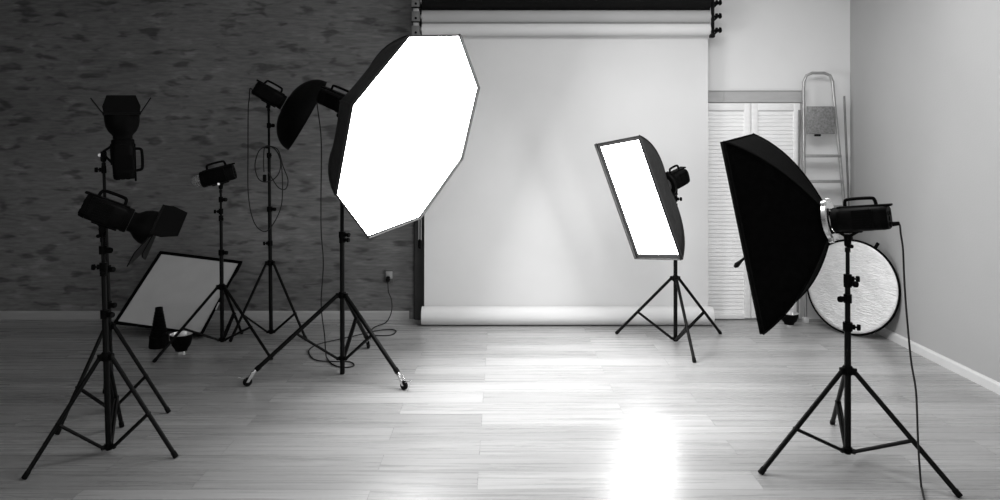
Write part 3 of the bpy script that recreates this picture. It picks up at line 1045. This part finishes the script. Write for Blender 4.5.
# octagon's cord: from the flash head down to the floor, loops, up to the socket
rear = pv - n * 0.228
cd = thing('power_cord', 'black power cord running from the octagon light down to the wall socket', 'cord', fl(323, 345), 'power cords')
yy = rear.y
pts = [rear + V((0.0, 0, -0.035)), rear - n * 0.012 + V((-0.012, 0, -0.06)), at(321.2, 140, yy + 0.02), at(321, 200, yy + 0.02), at(321.3, 232, yy + 0.0), at(323.4, 264, yy + 0.08), at(321.2, 304, yy + 0.13), at(324.5, 335, yy + 0.17)]
pts += [fl(326.5, 357.5, 0.008), fl(333, 364.5, 0.006), fl(345, 367.4, 0.006), fl(354, 365.5, 0.006), fl(350, 361.8, 0.006), fl(335, 361.5, 0.013), fl(318, 360.5, 0.006), fl(310.6, 356, 0.006),
        fl(309.5, 349.5, 0.006), fl(319, 344, 0.006), fl(338, 339.5, 0.006), fl(356, 335.5, 0.006), fl(375, 331, 0.006), fl(390, 329.4, 0.006), fl(396, 331, 0.006), fl(391, 335, 0.006), fl(376, 335.4, 0.006), fl(371.5, 332.5, 0.013), fl(374, 327.5, 0.006)]
pts += [fl(386, 322.3, 0.01), at(391.5, 311.6, 6.72), at(391.5, 300, 6.735), at(388.6, 292, 6.74), at(388, 285, 6.735), at(388, 281.5, 6.74)]
MB().tube(cord_path(pts, 7), RC_, 8).build('cable', 'cord', cd)
p = at(388, 279, 6.745)
MB().box((p.x, p.y, p.z), (0.034, 0.034, 0.052), bev=0.010).build('plug', 'rubber', cd)
# right light's cord
rear3 = pv3 - n3 * 0.214 + V((0, 0, -0.02))
cd = thing('power_cord', 'black power cord hanging from the back of the right hand flash head to the floor', 'cord', fl(921, 484), 'power cords')
pts = [rear3 + V((0, 0, -0.03)), rear3 - n3 * 0.030 + V((0, 0, -0.037)), at(900.8, 234, 3.57), at(903, 250, 3.56), at(904.3, 280, 3.54), at(906.5, 312, 3.52), at(911, 360, 3.49), at(916, 392, 3.46), at(918, 440, 3.43), at(919.5, 465, 3.42), fl(921.5, 487.5, 0.006), fl(925, 502, 0.006), fl(934, 530, 0.006), fl(930, 590, 0.006)]
MB().tube(cord_path(pts, 8), RC_, 8).build('cable', 'cord', cd)
MB().lathe(rear3 + V((0, 0, -0.034)) + n3 * 0.0, -n3, [(0, 0), (0, 0.012), (0.03, 0.010), (0.032, 0.006), (0.032, 0)], 12).build('plug', 'rubber', cd)
# dish light's cord, looped and coiled on the stand
cd = thing('power_cord', 'dark power cord looped and coiled on the tall stand by the wall', 'cord', at(268, 190, 6.15), 'power cords')
yc = 6.15
pts = [r4 - da * 0.026 + V((0, 0, -0.03)), r4 - da * 0.042 + V((0, 0, -0.034)), at(249.3, 98, yc), at(248.2, 110, yc), at(248, 150, yc), at(248.4, 195, yc), at(254, 222, yc), at(264, 231.5, yc), at(272.5, 225, yc - 0.03), at(281, 207, yc), at(282.5, 186, yc), at(281, 163, yc), at(275, 149, yc - 0.015),
       at(267, 146.5, yc - 0.03), at(259, 151, yc - 0.015), at(255, 165, yc), at(258, 178, yc - 0.01), at(265, 182, yc - 0.025), at(274, 179, yc - 0.035), at(280, 170, yc - 0.02), at(279.5, 156, yc - 0.02), at(272, 147, yc - 0.04), at(265, 147, yc - 0.04), at(263.6, 160, yc - 0.02), at(264, 172, yc - 0.02)]
cb = MB().tube(spline(pts, 7), RC_, 8)
pts = [at(270, 146, yc - 0.05), at(278, 150, yc - 0.03), at(283, 166, yc - 0.02), at(288, 180, yc - 0.02), at(285.5, 189, yc - 0.02), at(279, 188, yc - 0.03), at(273, 180, yc - 0.05), at(268.5, 172, yc - 0.05)]
cb.tube(spline(pts, 7), RC_, 8)
cb.build('cable', 'cord', cd)
p = at(264.6, 178, yc - 0.02)
MB().box(p, (0.03, 0.026, 0.06), bev=0.008).build('plug', 'rubber', cd)
MB().tube([at(266.5 + 2.8 * math.cos(k * PI / 4), 147.5 + 0.4 * math.sin(k), yc + 0.047 - 0.04 + 0.035 * math.sin(k * PI / 4)) for k in range(8)], 0.006, 8, closed=True).build('cable_tie', 'rubber', cd)

# ------------------------------------------------------------------ light, camera, colour
w = bpy.data.worlds.new('world')
bpy.context.scene.world = w
w.use_nodes = True
w.node_tree.nodes['Background'].inputs[0].default_value = g(1)
w.node_tree.nodes['Background'].inputs[1].default_value = 0.88


def area(name, loc, target, sx, sy, power):
    l = bpy.data.lights.new(name, 'AREA')
    l.shape = 'RECTANGLE'
    l.size, l.size_y = sx, sy
    l.energy = power
    o = bpy.data.objects.new(name, l)
    col.objects.link(o)
    o.location = loc
    o.rotation_euler = (V(target) - V(loc)).to_track_quat('-Z', 'Y').to_euler()
    return o


area('added_overhead_fill', (1.4, 4.5, 3.32), (1.4, 4.5, 0), 2.4, 1.2, 62)  # added fill light under the ceiling, not a known lamp
cam = bpy.data.cameras.new('camera')
co = bpy.data.objects.new('camera', cam)
col.objects.link(co)
co.location = (0, 0, EYE)
co.rotation_euler = (PI / 2, 0, 0)
cam.sensor_fit = 'HORIZONTAL'
cam.sensor_width = 36
cam.lens = 36 * FPX / 1000
cam.shift_y = -(250 - VY) / 1000
cam.clip_start = 0.05
sc = bpy.context.scene
sc.camera = co
sc.view_settings.view_transform = 'Standard'
sc.view_settings.look = 'None'
sc.view_settings.gamma = 1
sc.view_settings.exposure = 0
sc.view_settings.use_curve_mapping = False
for o in bpy.data.objects:
    if '_w' in o:
        del o['_w']
